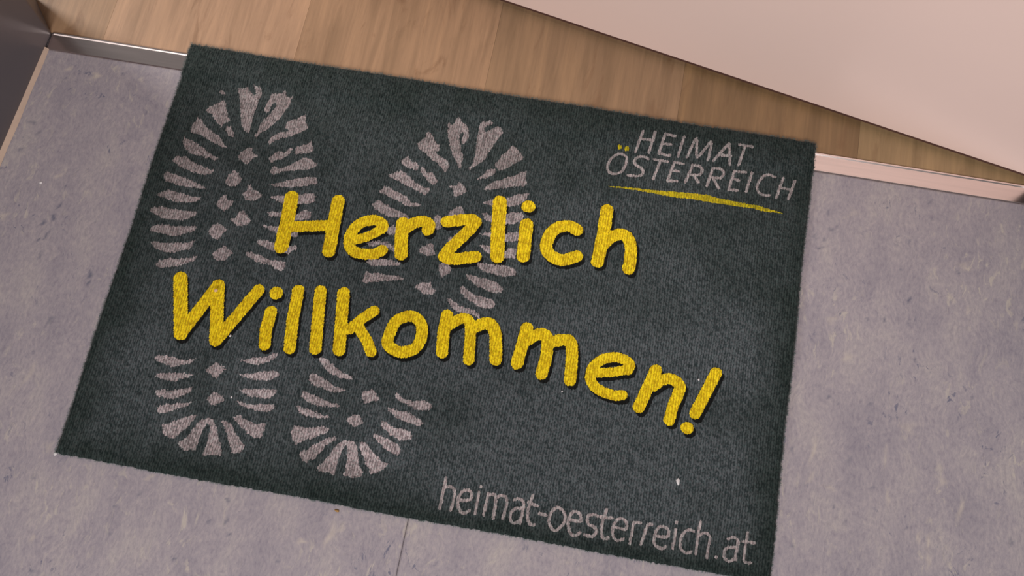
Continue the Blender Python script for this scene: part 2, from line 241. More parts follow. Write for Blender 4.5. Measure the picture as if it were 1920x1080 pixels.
def prism(name, foot, z0, z1, mat, parent=None, bevel=0.0, seg=2):
    """closed prism over a footprint polygon (counter-clockwise)"""
    n = len(foot)
    v = [(x, y, z0) for x, y in foot] + [(x, y, z1) for x, y in foot]
    f = [tuple(range(n-1, -1, -1)), tuple(range(n, 2*n))] + [(i, (i+1) % n, n+(i+1) % n, n+i) for i in range(n)]
    me = bpy.data.meshes.new(name); me.from_pydata(v, [], f); me.update()
    o = link(name, me, mat, parent)
    if bevel:
        b = o.modifiers.new('bevel', 'BEVEL'); b.width = bevel; b.segments = seg; b.limit_method = 'ANGLE'
    return o

# node helpers
def new_mat(name, rough=0.6, metal=0.0, spec=0.5):
    mt = bpy.data.materials.new(name); mt.use_nodes = True
    nt = mt.node_tree; b = nt.nodes['Principled BSDF']
    b.inputs['Roughness'].default_value = rough; b.inputs['Metallic'].default_value = metal
    b.inputs['Specular IOR Level'].default_value = spec
    return mt, nt, b
def nd(nt, t, **kw):
    n = nt.nodes.new(t)
    for k, v in kw.items(): setattr(n, k, v)
    return n
def noise(nt, vec, scale, detail=3, rough=0.55, dist=0.0):
    n = nd(nt, 'ShaderNodeTexNoise'); n.inputs['Scale'].default_value = scale; n.inputs['Detail'].default_value = detail
    n.inputs['Roughness'].default_value = rough; n.inputs['Distortion'].default_value = dist
    nt.links.new(vec, n.inputs['Vector']); return n.outputs['Fac']
def mapping(nt, vec, scale=(1, 1, 1), rot=(0, 0, 0), loc=(0, 0, 0)):
    n = nd(nt, 'ShaderNodeMapping'); n.inputs['Scale'].default_value = scale; n.inputs['Rotation'].default_value = rot
    n.inputs['Location'].default_value = loc
    nt.links.new(vec, n.inputs['Vector']); return n.outputs['Vector']
def ramp(nt, fac, stops):
    n = nd(nt, 'ShaderNodeValToRGB'); nt.links.new(fac, n.inputs['Fac'])
    e = n.color_ramp.elements
    while len(e) < len(stops): e.new(0.5)
    for el, (p, c) in zip(e, stops):
        el.position = p; el.color = c if hasattr(c, '__len__') else (c, c, c, 1)
    return n.outputs['Color']
def mix(nt, fac, a, b, mode='MIX'):
    n = nd(nt, 'ShaderNodeMix', data_type='RGBA', blend_type=mode)
    for sock, v in ((n.inputs[0], fac), (n.inputs[6], a), (n.inputs[7], b)):
        if isinstance(v, bpy.types.NodeSocket): nt.links.new(v, sock)
        else: sock.default_value = v
    return n.outputs[2]
def bump(nt, b, h, strength, dist):
    n = nd(nt, 'ShaderNodeBump'); n.inputs['Strength'].default_value = strength; n.inputs['Distance'].default_value = dist
    nt.links.new(h, n.inputs['Height']); nt.links.new(n.outputs['Normal'], b.inputs['Normal'])
def getattr_node(nt, name):
    n = nd(nt, 'ShaderNodeAttribute', attribute_name=name); return n.outputs['Fac']
def position(nt): return nd(nt, 'ShaderNodeNewGeometry').outputs['Position']

# ------------------------------------------------------------------ materials
def linoleum_mat():
    mt, nt, b = new_mat('linoleum', 0.42)
    p = position(nt)
    warp = nd(nt, 'ShaderNodeTexNoise'); warp.inputs['Scale'].default_value = 22; nt.links.new(p, warp.inputs['Vector'])
    sub = nd(nt, 'ShaderNodeVectorMath', operation='MULTIPLY_ADD')
    nt.links.new(warp.outputs['Color'], sub.inputs[0]); sub.inputs[1].default_value = (0.02, 0.02, 0); nt.links.new(p, sub.inputs[2])
    q = mapping(nt, sub.outputs[0], (1, 0.42, 1), (0, 0, 0.12))
    q2 = mapping(nt, sub.outputs[0], (1, 0.36, 1), (0, 0, -0.1), (3, 1, 0))
    base = ramp(nt, noise(nt, q, 26, 4, 0.6), [(0.30, lin(133, 128, 135)), (0.52, lin(146, 140, 144)), (0.72, lin(156, 150, 149))])
    fine = ramp(nt, noise(nt, q, 330, 5, 0.75), [(0.28, lin(146, 144, 156)), (0.5, lin(183, 183, 185)), (0.74, lin(214, 211, 203))])
    c = mix(nt, 0.7, base, fine, 'OVERLAY')
    cream = ramp(nt, noise(nt, q2, 120, 5, 0.66, 0.7), [(0.575, 0.0), (0.645, 1.0)])
    cm = mix(nt, 1.0, cream, ramp(nt, noise(nt, p, 9, 2), [(0.42, 0.05), (0.64, 1.0)]), 'MULTIPLY')
    c = mix(nt, mix(nt, 1.0, cm, (0.62, 0.62, 0.62, 1), 'MULTIPLY'), c, lin(174, 167, 155))
    blue = ramp(nt, noise(nt, mapping(nt, sub.outputs[0], (1, 0.5, 1), (0, 0, 0.3), (7, 2, 0)), 120, 5, 0.7, 0.6), [(0.60, 0.0), (0.65, 1.0)])
    bm = mix(nt, 1.0, blue, ramp(nt, noise(nt, mapping(nt, p, loc=(5, 5, 0)), 11, 2), [(0.5, 0.0), (0.6, 0.9)]), 'MULTIPLY')
    c = mix(nt, bm, c, lin(92, 94, 112))
    c = mix(nt, getattr_node(nt, 'mark'), c, lin(72, 78, 98))
    c = mix(nt, getattr_node(nt, 'pale'), c, lin(186, 176, 160))
    nt.links.new(c, b.inputs['Base Color'])
    bump(nt, b, noise(nt, p, 900, 2), 0.06, 0.0004)
    return mt

def wood_mat():
    mt, nt, b = new_mat('oak_laminate', 0.45)
    p = position(nt)
    oi = nd(nt, 'ShaderNodeObjectInfo')
    off = nd(nt, 'ShaderNodeVectorMath', operation='MULTIPLY_ADD')
    nt.links.new(oi.outputs['Random'], off.inputs[0]); off.inputs[1].default_value = (5, 9, 3); nt.links.new(p, off.inputs[2])
    q = mapping(nt, off.outputs[0], (1, 0.09, 1), (0, 0, 0.03))
    g1 = ramp(nt, noise(nt, q, 42, 4, 0.6, 0.8), [(0.30, (0.70, 0.70, 0.68, 1)), (0.5, (0.93, 0.93, 0.93, 1)), (0.7, (1.12, 1.11, 1.08, 1))])
    g2 = ramp(nt, noise(nt, mapping(nt, off.outputs[0], (1, 0.05, 1)), 190, 3, 0.7), [(0.3, 0.88), (0.7, 1.1)])
    fl = ramp(nt, noise(nt, mapping(nt, off.outputs[0], (1, 0.3, 1), (0, 0, -0.2)), 30, 5, 0.65, 1.5), [(0.57, 0.0), (0.72, 0.55)])
    c = mix(nt, 1.0, oi.outputs['Color'], g1, 'MULTIPLY'); c = mix(nt, 1.0, c, g2, 'MULTIPLY')
    c = mix(nt, fl, c, lin(110, 80, 55), 'MIX')
    nt.links.new(c, b.inputs['Base Color'])
    bump(nt, b, noise(nt, q, 190, 3), 0.08, 0.0006)
    return mt

def pile_mat(name, dark, light, worn_lit, rough=0.95):
    """two-tone loop pile: dark ground fibre with lighter threads, dustier where the mat is walked on"""
    mt, nt, b = new_mat(name, rough, spec=0.15)
    f = getattr_node(nt, 'fibre'); wv = getattr_node(nt, 'wear_shade')
    c = mix(nt, f, dark, light)
    c = mix(nt, wv, c, mix(nt, f, worn_lit[0], worn_lit[1]))
    hue = noise(nt, position(nt), 420, 2)
    c = mix(nt, 0.20, c, ramp(nt, hue, [(0.3, (0.30, 0.62, 0.55, 1)), (0.5, (0.5, 0.5, 0.5, 1)), (0.7, (0.68, 0.50, 0.50, 1))]), 'OVERLAY')
    nt.links.new(c, b.inputs['Base Color'])
    b.inputs['Sheen Weight'].default_value = 0.12; b.inputs['Sheen Roughness'].default_value = 0.5
    return mt

def flat_mat(name, col, rough=0.5, metal=0.0, var=0.0, scale=60, stretch=(1, 1, 1), bmp=0.0):
    mt, nt, b = new_mat(name, rough, metal)
    p = mapping(nt, position(nt), stretch)
    f = noise(nt, p, scale, 4)
    lo = tuple(v*(1-var) for v in col[:3]) + (1,); hi = tuple(min(1, v*(1+var)) for v in col[:3]) + (1,)
    nt.links.new(ramp(nt, f, [(0.3, lo), (0.7, hi)]), b.inputs['Base Color'])
    if bmp: bump(nt, b, f, bmp, 0.0005)
    return mt

M_LINO = linoleum_mat()
M_WOOD = wood_mat()
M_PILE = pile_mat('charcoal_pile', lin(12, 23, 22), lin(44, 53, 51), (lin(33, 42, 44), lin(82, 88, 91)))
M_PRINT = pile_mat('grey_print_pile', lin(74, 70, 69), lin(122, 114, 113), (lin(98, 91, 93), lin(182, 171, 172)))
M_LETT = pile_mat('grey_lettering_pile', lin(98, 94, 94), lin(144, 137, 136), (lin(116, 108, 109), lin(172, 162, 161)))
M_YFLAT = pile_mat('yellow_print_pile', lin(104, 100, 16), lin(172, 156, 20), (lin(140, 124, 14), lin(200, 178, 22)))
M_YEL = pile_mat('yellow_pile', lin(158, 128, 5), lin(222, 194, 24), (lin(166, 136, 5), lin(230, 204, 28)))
M_BLACK = pile_mat('black_print_pile', lin(1, 3, 3), lin(9, 11, 11), (lin(3, 4, 4), lin(16, 18, 18)))
M_FUZZ = flat_mat('edge_fibre', lin(70, 86, 84), 0.9, var=0.35, scale=500)
M_BACK = flat_mat('rubber_backing', lin(28, 32, 32), 0.8, var=0.1)
M_PANEL = flat_mat('dark_grey_laminate', lin(84, 81, 85), 0.38, var=0.04, scale=8, bmp=0.02)
M_SEAL = flat_mat('black_seal', lin(40, 42, 40), 0.6, var=0.1)
M_BEIGE = flat_mat('beige_sealant', lin(172, 152, 136), 0.55, var=0.06)
M_METAL = flat_mat('brushed_aluminium', lin(240, 226, 221), 0.17, 1.0, var=0.05, scale=300, stretch=(0.03, 1, 1), bmp=0.04)
M_DOOR = flat_mat('white_lacquer', lin(226, 202, 192), 0.42, var=0.015, scale=4)
M_DOORB = flat_mat('gap_shade_brown', lin(74, 46, 38), 0.7, var=0.1)  # brown of the painted gap shadow below the door
M_SCREED = flat_mat('dark_screed', lin(92, 86, 90), 0.9, var=0.1)
M_LINT = flat_mat('white_lint', lin(196, 194, 194), 0.9, var=0.05)
M_CRUMB = flat_mat('tan_crumb', lin(150, 118, 70), 0.8, var=0.2, scale=800)
M_PINK = flat_mat('pinkish_lint', lin(200, 165, 130), 0.9, var=0.1)

# ------------------------------------------------------------------ floor
Y_IN, Y_OUT = 0.4668, 0.4905          # inner and outer edge of the metal strip
SEAM = 0.3790
floor = tag(empty('floor', (0.4, 0.4, 0)), 'lavender grey marbled linoleum in front of the strip, light oak laminate planks behind it', 'floor', 'structure')

def px2(x, y): return (x, y)
# darker and paler flecks pressed into the linoleum: x, y, half width, half length, angle (degrees), strength
def world(px, py, z=0.0):
    d = cx*((px-960)/2020.0) + cy*((py-540)/2020.0) + cz
    c = m.translation; t = (z-c.z)/d.z
    return c.x+d.x*t, c.y+d.y*t
MARKS = [(112,385,2,9,-22,.8),(100,408,5,6,-20,.9),(80,418,4,7,-8,.7),(88,440,2,12,-25,.8),(72,450,2,8,-20,.7),(75,478,3,10,-15,.5),
         (168,515,5,9,-10,.75),(165,532,3,7,-10,.7),(95,600,6,9,-15,.45),(62,660,3,4,0,.4),(60,230,8,5,-20,.5),(72,250,3,9,-20,.45),(40,280,6,5,0,.4),
         (230,138,2,3,0,.6),(275,212,2,5,-15,.6),(122,350,2,3,0,.6),(180,415,2,5,-20,.35),(215,950,4,3,-40,.55),(262,925,3,7,-10,.5),(427,937,4,3,0,.8),(392,978,3,5,20,.6),
         (425,975,3,8,-5,.6),(430,1002,3,3,0,.7),(325,1048,4,4,0,.65),(60,1070,4,3,0,.6),(62,895,6,5,-20,.35),(205,1000,5,3,0,.3),
         (1553,400,3,8,0,.55),(1560,432,6,4,-20,.7),(1545,450,3,4,0,.6),(1537,465,8,2,20,.65),(1570,425,3,4,0,.5),(1528,445,4,8,0,.45),(1566,470,2,3,0,.5),
         (1743,380,3,6,0,.5),(1747,410,4,4,0,.4),(1688,505,3,4,0,.5),(1798,512,4,4,-30,.75),(1705,563,3,7,-5,.8),(1658,600,3,6,0,.6),(1703,607,2,8,0,.65),
         (1627,598,3,3,0,.55),(1716,674,3,5,0,.6),(1554,744,4,4,0,.7),(1632,758,4,3,0,.55),(1570,756,2,4,0,.5),(1823,745,2,5,0,.6),(1592,865,4,9,0,.35),
         (1563,950,2,5,0,.6),(1636,915,4,4,0,.45),(1485,842,4,7,0,.4),(1486,1024,4,4,0,.5),(1585,980,2,10,-12,.4),(1700,990,3,4,0,.5),(1896,1017,4,7,-10,.5),
         (538,1028,4,2,0,.4),(520,1052,5,3,0,.45),(660,1048,4,3,0,.35),(640,985,2,3,0,.3)]
PALES = [(130,128,5,9,-30,.6),(180,143,9,7,10,.7),(110,330,4,9,-30,.5),(265,150,5,6,0,.5),(8,405,8,9,0,.5),(60,1010,4,8,0,.5),(280,895,8,5,20,.5),(352,1068,4,4,0,.6),
         (620,1000,6,22,-12,.5),(640,990,5,10,-20,.45),(565,1015,8,4,0,.6),(1525,845,3,22,-6,.6),(1660,850,2,22,0,.45),(1665,935,3,16,0,.5),(1722,1010,3,10,0,.6),(1740,1015,3,12,0,.6),
         (1740,1050,3,14,0,.55),(1800,960,4,22,-8,.5),(1765,900,9,10,0,.35),(1815,580,3,10,0,.45),(1785,560,6,9,0,.4),(1560,600,8,10,-20,.35),(1588,668,9,10,0,.35),(1905,610,3,10,0,.4),
         (1600,400,10,10,0,.2),(1810,500,12,10,0,.35),(1705,800,14,12,0,.3),(1520,895,4,14,-25,.4),(1555,915,10,5,-30,.35),(300,640,4,20,-5,.3),(55,700,5,25,-10,.35),(95,840,6,12,0,.3),(1065,1055,5,3,0,.35)]
def marks_at(X, Y, lst):
    v = np.zeros(len(X))
    for (a, b_, wx, wy, ang, s) in lst:
        x0, y0 = world(a, b_); k = 1/1720.0
        dx, dy = (X-x0), (Y-y0); th = math.radians(ang)
        u = (dx*math.cos(th) + dy*math.sin(th))/(wx*k); t = (-dx*math.sin(th) + dy*math.cos(th))/(wy*k)
        u = u + 0.45*np.sin(t*3.1 + a) ; t = t + 0.3*np.sin(u*2.3 + b_)
        v = np.maximum(v, s*np.clip(1.35 - np.sqrt(u*u + t*t), 0, 1))
    return v
def lino_sheet(x0, x1, y0, y1, step):
    nx = int((x1-x0)/step); ny = int((y1-y0)/step)
    gx, gy = np.meshgrid(np.linspace(x0, x1, nx+1), np.linspace(y0, y1, ny+1))
    co = np.stack([gx.ravel(), gy.ravel(), np.zeros(gx.size)], 1)
    i = np.arange(ny)[:, None]*(nx+1) + np.arange(nx)[None, :]
    f = np.stack([i, i+1, i+nx+2, i+nx+1], -1).reshape(-1, 4)
    # thickness: a skirt of vertices 2.5 mm lower all round
    ring = np.concatenate([np.arange(nx+1), (np.arange(1, ny+1))*(nx+1)+nx, ny*(nx+1)+np.arange(nx-1, -1, -1), np.arange(ny-1, 0, -1)*(nx+1)])
    base = len(co); low = co[ring].copy(); low[:, 2] = -0.0025
    k = np.arange(len(ring)); k2 = (k+1) % len(ring)
    sf = np.stack([ring[k], base+k, base+k2, ring[k2]], -1)
    co = np.concatenate([co, low]); f = np.concatenate([f, sf])
    me = mesh_np('linoleum_sheet', co, f, smooth=False)
    attr(me, 'mark', marks_at(co[:, 0], co[:, 1], MARKS)); attr(me, 'pale', marks_at(co[:, 0], co[:, 1], PALES)*0.8)
    return link('linoleum_sheet', me, M_LINO, floor)
XL = -0.1690   # visible left edge of the linoleum
lino_sheet(-0.2140, SEAM-0.0004, -0.70, Y_IN, 0.0020)
lino_sheet(SEAM+0.0003, 1.60, -0.70, Y_IN, 0.0022)
prism('screed', [(-0.30, -0.70), (1.60, -0.70), (1.60, 1.40), (-0.60, 1.40)], -0.03, -0.0027, M_SCREED, floor)

# laminate planks running away from the strip
EDGES = [(-0.3400, -0.1077, (144, 116, 89)), (-0.1075, 0.1274, (163, 131, 103)), (0.1276, 0.3604, (153, 122, 93)),
         (0.3606, 0.5898, (141, 113, 85)), (0.5900, 0.8004, (128, 101, 71)), (0.8006, 1.0150, (150, 124, 90))]
for k, (xa, xb, c) in enumerate(EDGES):
    ysplit = [Y_OUT-0.0004, 0.484+[0.9, 0.66, 0.75, 0.8, 0.5, 0.7][k], 1.40]
    for j in range(2):
        o = prism('wood_plank', [(xa, ysplit[j]+0.0001), (xb, ysplit[j]+0.0001), (xb, ysplit[j+1]-0.0001), (xa, ysplit[j+1]-0.0001)], -0.0026, 0.0, M_WOOD, floor)
        f = 1.0 if j == 0 else 0.93
        o.color = lin(c[0]*f, c[1]*f, c[2]*f)

# metal transition strip: rounded lip on the wood side, bevelled towards the linoleum
def strip():
    prof = [(Y_IN+0.0002, -0.0020), (Y_IN+0.0003, 0.0006), (Y_IN+0.0010, 0.0009), (Y_OUT-0.0040, 0.0018), (Y_OUT-0.0027, 0.0027), (Y_OUT-0.0012, 0.0027),
            (Y_OUT+0.0002, 0.0011), (Y_OUT+0.0006, 0.0002), (Y_OUT+0.0006, -0.0001)]
    xs = [-0.1712, -0.1700, -0.1675] + list(np.linspace(0.0, 0.95, 12)) + [1.011]
    v = []; f = []
    for a, x in enumerate(xs):
        e = {0: 0.25, 1: 0.8}.get(a, 1.0); inset = {0: 0.0035, 1: 0.0010}.get(a, 0.0)
        for (y, z) in prof:
            yy = min(y, Y_OUT - inset)
            v.append((x, yy, z*e if z > 0 else z))
    n = len(prof)
    for a in range(len(xs)-1):
        for q in range(n-1): f.append((a*n+q, (a+1)*n+q, (a+1)*n+q+1, a*n+q+1))
    f.append(tuple(range(n))); f.append(tuple(reversed([(len(xs)-1)*n+q for q in range(n)])))
    for a in range(len(xs)-1): f.append((a*n, a*n+n-1, (a+1)*n+n-1, (a+1)*n))
    me = bpy.data.meshes.new('trim_1'); me.from_pydata(v, [], f); me.update()
    o = link('trim_1', me, M_METAL, None, smooth=False)
    return tag(o, 'brushed aluminium threshold strip between the linoleum and the oak laminate, half under the mat', 'threshold strip', 'structure')
strip()

# ------------------------------------------------------------------ dark panel on the left
wl = tag(empty('wall_left', (-0.19, 0.2, 0)), 'dark grey laminate side panel rising left of the linoleum', 'wall', 'structure')
p0 = (-0.1715, 0.4880); p1 = (-0.1790, 0.3000); dirx = (p1[0]-p0[0])/(p1[1]-p0[1])
pe = (p0[0] + dirx*(-0.70-p0[1]), -0.70)
prism('panel', [(-0.30, -0.70), pe, p0, (-0.2080, 0.5340), (-0.30, 0.5340)], 0.0, 2.1, M_PANEL, wl, bevel=0.0022, seg=3)
# beige sealant bead along its foot
def bead():
    v = []; f = []; n = 5
    ys = np.linspace(-0.70, 0.4680, 70)
    for y in ys:
        xw = p0[0] + dirx*(y-p0[1]); wob = 0.0004*math.sin(y*90) + 0.0003*math.sin(y*37+1)
        wd = 0.0058 + (0.4680-y)*0.004 if y > 0.2 else 0.0069
        for q in range(n):
            a = q/(n-1)
            v.append((xw - 0.0030 + (wd+0.0025+wob)*a, y, 0.0003 + 0.0052*(1-a)**1.3))
    for a in range(len(ys)-1):
        for q in range(n-1): f.append((a*n+q, a*n+q+1, (a+1)*n+q+1, (a+1)*n+q))
    me = bpy.data.meshes.new('baseboard_left'); me.from_pydata(v, [], f); me.update()
    return tag(link('baseboard_left', me, M_BEIGE, None, True), 'thin beige sealant bead where the dark panel meets the linoleum', 'sealant bead', 'structure')
bead()
wr = tag(empty('wall_right', (1.05, 0.2, 0)), 'dark grey door jamb at the right end of the threshold strip', 'wall', 'structure')
prism('jamb', [(1.0150, 0.435), (1.60, 0.435), (1.60, 0.535), (1.0150, 0.535)], 0.0, 2.1, M_PANEL, wr, bevel=0.002)

# ------------------------------------------------------------------ white door, slightly open
door = tag(empty('door_1', (1.0, 0.4955, 0)), 'white lacquered door leaf standing ajar over the oak laminate', 'door', 'structure')
a = Vector((0.3587, 0.6243)); b2 = Vector((0.9846, 0.4985)); dv = (b2-a).normalized(); nv = Vector((-dv.y, dv.x))
q0 = a - dv*0.50; q1 = b2 + dv*0.018
quad = [tuple(q0), tuple(q1), tuple(q1+nv*0.042), tuple(q0+nv*0.042)]
prism('door_leaf', quad, 0.0112, 2.03, M_DOOR, door, bevel=0.0012, seg=2)
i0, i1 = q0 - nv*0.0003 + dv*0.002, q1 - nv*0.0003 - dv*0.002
prism('door_gap_shade', [tuple(i0), tuple(i1), tuple(i1+nv*0.035), tuple(i0+nv*0.035)], 0.0088, 0.0114, M_DOORB, door)  # dark strip painted in for the shadow of the gap under the leaf
hn = q0 + dv*0.065 - nv*0.028
prism('door_handle', [tuple(hn), tuple(hn+dv*0.13), tuple(hn+dv*0.13+nv*0.014), tuple(hn+nv*0.014)], 1.043, 1.057, M_METAL, door, bevel=0.004)
hp = q0 + dv*0.060 - nv*0.030
prism('handle_neck', [tuple(hp), tuple(hp+dv*0.018), tuple(hp+dv*0.018+nv*0.032), tuple(hp+nv*0.032)], 1.041, 1.059, M_METAL, door, bevel=0.003)

# ------------------------------------------------------------------ the mat
CORN = np.array([[-0.0005, -0.0020], [0.7490, 0.0011], [0.7508, 0.4999], [0.0015, 0.5012]])   # lower left, lower right, upper right, upper left
def mat_base(Y):
    """underside height: the mat climbs over the metal strip"""
    t = np.clip((Y-0.452)/0.016, 0, 1); return 0.0004 + 0.0033*(t*t*(3-2*t)) - 0.0012*np.clip((Y-0.492)/0.01, 0, 1)
PILE = 0.0050

def vnoise(X, Y, sx, sy, seed):
    """smooth value noise with cells sx by sy"""
    r = np.random.RandomState(seed); T = r.rand(257, 257)
    u = X/sx + 50.3; v = Y/sy + 31.7
    iu = np.floor(u).astype(int); iv = np.floor(v).astype(int); fu = u-iu; fv = v-iv
    fu = fu*fu*(3-2*fu); fv = fv*fv*(3-2*fv)
    g = lambda p, q: T[p % 257, q % 257]
    return (g(iu, iv)*(1-fu)+g(iu+1, iv)*fu)*(1-fv) + (g(iu, iv+1)*(1-fu)+g(iu+1, iv+1)*fu)*fv

def tuft_height(X, Y):
    """short twisted loops in rows running from the near to the far edge"""
    lean = 0.0009*np.sin(X*23.0 + 1.3*np.sin(Y*9)) + 0.10*(vnoise(X, Y, 0.06, 0.06, 3)-0.5)*0.01
    Xs = X + lean + 0.12*(Y-0.25)*0.0 
    rows = 0.5 + 0.5*np.cos(2*np.pi*Xs/0.0027)
    calm = np.clip(1.25 - Y/0.5, 0.25, 1.0)
    loops = vnoise(Xs, Y + 0.0017*np.floor(Xs/0.0027 % 2), 0.00135, 0.0036, 11)
    curl = vnoise(X, Y, 0.0013, 0.0016, 5)
    return 0.00055*rows*calm + 0.0011*loops + 0.0007*curl

def inside(X, Y, polys):
    hit = np.zeros(len(X), bool)
    for P in polys:
        P = np.array(P, float)*1e-4
        lo = P.min(0)-0.001; hi = P.max(0)+0.001
        idx = np.where((X > lo[0]) & (X < hi[0]) & (Y > lo[1]) & (Y < hi[1]))[0]
        if not len(idx): continue
        x = X[idx]; y = Y[idx]; c = np.zeros(len(idx), bool)
        for k in range(len(P)):
            x1, y1 = P[k]; x2, y2 = P[(k+1) % len(P)]
            if y1 == y2: continue
            cond = ((y1 > y) != (y2 > y)) & (x < (x2-x1)*(y-y1)/(y2-y1)+x1)
            c ^= cond
        hit[idx] |= c
    return hit
def stroke_dist(X, Y, lines, pad=0.004):
    """signed depth inside round-ended strokes (positive inside)"""
    best = np.full(len(X), -1.0)
    for r, line in lines:
        r = r*1e-4; P = np.array(line, float)*1e-4
        lo = P.min(0)-r-pad; hi = P.max(0)+r+pad
        idx = np.where((X > lo[0]) & (X < hi[0]) & (Y > lo[1]) & (Y < hi[1]))[0]
        if not len(idx): continue
        x = X[idx]; y = Y[idx]; d = np.full(len(idx), 9.0)
        for k in range(len(P)-1):
            ax, ay = P[k]; bx, by = P[k+1]; L2 = (bx-ax)**2+(by-ay)**2 + 1e-12
            t = np.clip(((x-ax)*(bx-ax)+(y-ay)*(by-ay))/L2, 0, 1)
            d = np.minimum(d, np.hypot(x-ax-t*(bx-ax), y-ay-t*(by-ay)))
        best[idx] = np.maximum(best[idx], r-d)
    return best
def smooth_line(L, n=4):
    """rounds the corners of a measured centre line (Catmull-Rom)"""
    P = np.array(L, float)
    if len(P) < 4: return L
    closed = tuple(L[0]) == tuple(L[-1])
    out = []
    for k in range(len(P)-1):
        a0 = P[k-1] if k > 0 else (P[-2] if closed else P[0]); a1 = P[k]; a2 = P[k+1]
        a3 = P[k+2] if k+2 < len(P) else (P[1] if closed else P[-1])
        for j in range(n):
            t = j/n
            out.append(0.5*((2*a1)+(-a0+a2)*t+(2*a0-5*a1+4*a2-a3)*t*t+(-a0+3*a1-3*a2+a3)*t**3))
    out.append(P[-1]); return [tuple(p) for p in out]

def fibre_tone(X, Y):
    """rows of slanting twisted threads"""
    r = np.random.RandomState(77); T = r.rand(512, 512)
    u = X/0.0028 + 0.5*(vnoise(X, Y, 0.03, 0.05, 25)-0.5)*2 + 0.25*(vnoise(X, Y, 0.004, 0.006, 26)-0.5)
    c = np.floor(u).astype(int); fu = u-c
    v = Y/0.0031 + T[c % 512, 3]*5 + fu*0.9
    d = np.floor(v).astype(int); fv = v-d
    cell = T[c % 512, d % 512]
    f = 0.40*cell*(0.35+0.65*np.sin(np.pi*fv)) + 0.34*np.sin(np.pi*fu)**1.4 + 0.50*vnoise(X, Y, 0.0008, 0.0013, 22)
    return np.clip((f-0.36)/0.46, 0, 1)**1.15
def wear_shade(X, Y):
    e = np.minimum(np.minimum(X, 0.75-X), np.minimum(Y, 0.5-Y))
    w_ = np.clip((e-0.004)/0.05, 0, 1)*(0.34+0.66*np.clip(1.15-Y/0.42, 0, 1))  # worn middle, plus the door's shade painted in as darker pile further back
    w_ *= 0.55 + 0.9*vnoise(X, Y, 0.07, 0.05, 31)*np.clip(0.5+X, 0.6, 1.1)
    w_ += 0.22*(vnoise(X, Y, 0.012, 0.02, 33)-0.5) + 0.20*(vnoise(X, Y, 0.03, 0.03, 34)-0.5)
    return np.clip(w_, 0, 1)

mat = tag(empty('doormat', (0.375, 0.25, 0)), 'charcoal doormat with grey boot prints and a large yellow greeting, lying over the metal strip', 'doormat')

NX, NY = 1040, 694
s = np.linspace(0, 1, NX+1); t = np.linspace(0, 1, NY+1)
S_, T_ = np.meshgrid(s, t); S_ = S_.ravel(); T_ = T_.ravel()
XY = ((1-S_)*(1-T_))[:, None]*CORN[0] + (S_*(1-T_))[:, None]*CORN[1] + (S_*T_)[:, None]*CORN[2] + ((1-S_)*T_)[:, None]*CORN[3]
X, Y = XY[:, 0].copy(), XY[:, 1].copy()
edge = np.minimum(np.minimum(S_, 1-S_)*0.75, np.minimum(T_, 1-T_)*0.5)
Xw = X + 0.0006*(vnoise(X, Y, 0.0030, 0.0030, 41)-0.5)*(edge < 0.002)*2 + 0.0012*np.sin(Y*31)*np.exp(-edge/0.01)*0.5
Yw = Y + 0.0008*(vnoise(X, Y, 0.0028, 0.0028, 42)-0.5)*(edge < 0.002)*2 + 0.0010*np.sin(X*27+1)*np.exp(-edge/0.01)*0.5
H = PILE - 0.0022 + tuft_height(X, Y) + rng.rand(len(X))*0.00025
H *= np.clip(0.45 + edge/0.0035, 0, 1)
Z = mat_base(Y) + H
CO = np.stack([Xw, Yw, Z], 1)
ii = (np.arange(NY)[:, None]*(NX+1) + np.arange(NX)[None, :]).ravel()
FA = np.stack([ii, ii+1, ii+NX+2, ii+NX+1], -1)
fx = X[FA].mean(1); fy = Y[FA].mean(1)
# the dye edge follows whole loops, so it is slightly ragged along the rows
jx = fx + 0.0006*(vnoise(fx, fy, 0.0011, 0.0030, 51)-0.5)*2
jy = fy + 0.0013*(vnoise(fx, fy, 0.0013, 0.0013, 52)-0.5)*2
cls = np.zeros(len(FA), int)
j2x = fx*0.6+jx*0.4; j2y = fy*0.6+jy*0.4
GROUPS = []; k_ = 0
def add_group(name, label, piece, shapes, test, mt, labels=None):
    global k_
    ids = []
    for sh in shapes:
        k_ += 1; cls[test(sh)] = k_; ids.append(k_)
    GROUPS.append((name, label, piece, ids, mt, labels))
poly_test = lambda P: inside(jx, jy, [P])
poly_fine = lambda P: inside(j2x, j2y, [P])
def stroke_test(g): return stroke_dist(j2x, j2y, [(g[0]*1.12, smooth_line(l)) for l in g[1]]) > 0
FT = fibre_tone(X, Y); WR = wear_shade(X, Y)
add_group('boot_print', 'pale grey print of a left boot sole and heel', 'tread_block', SOLE_L+HEEL_L, poly_test, M_PRINT)
add_group('boot_print', 'pale grey print of a right boot sole and heel, splayed outwards behind the yellow words', 'tread_block', SOLE_R+HEEL_R, poly_test, M_PRINT)
add_group('small_lettering', 'small pale grey slanted capitals HEIMAT ÖSTERREICH', 'printed_letter', LOGO, stroke_test, M_LETT, list('HEIMATOSTERREICH'))
add_group('web_address', 'pale grey printed lettering heimat-oesterreich.at', 'printed_letter', WEB, stroke_test, M_LETT, list('heimat-oesterreich.at'))
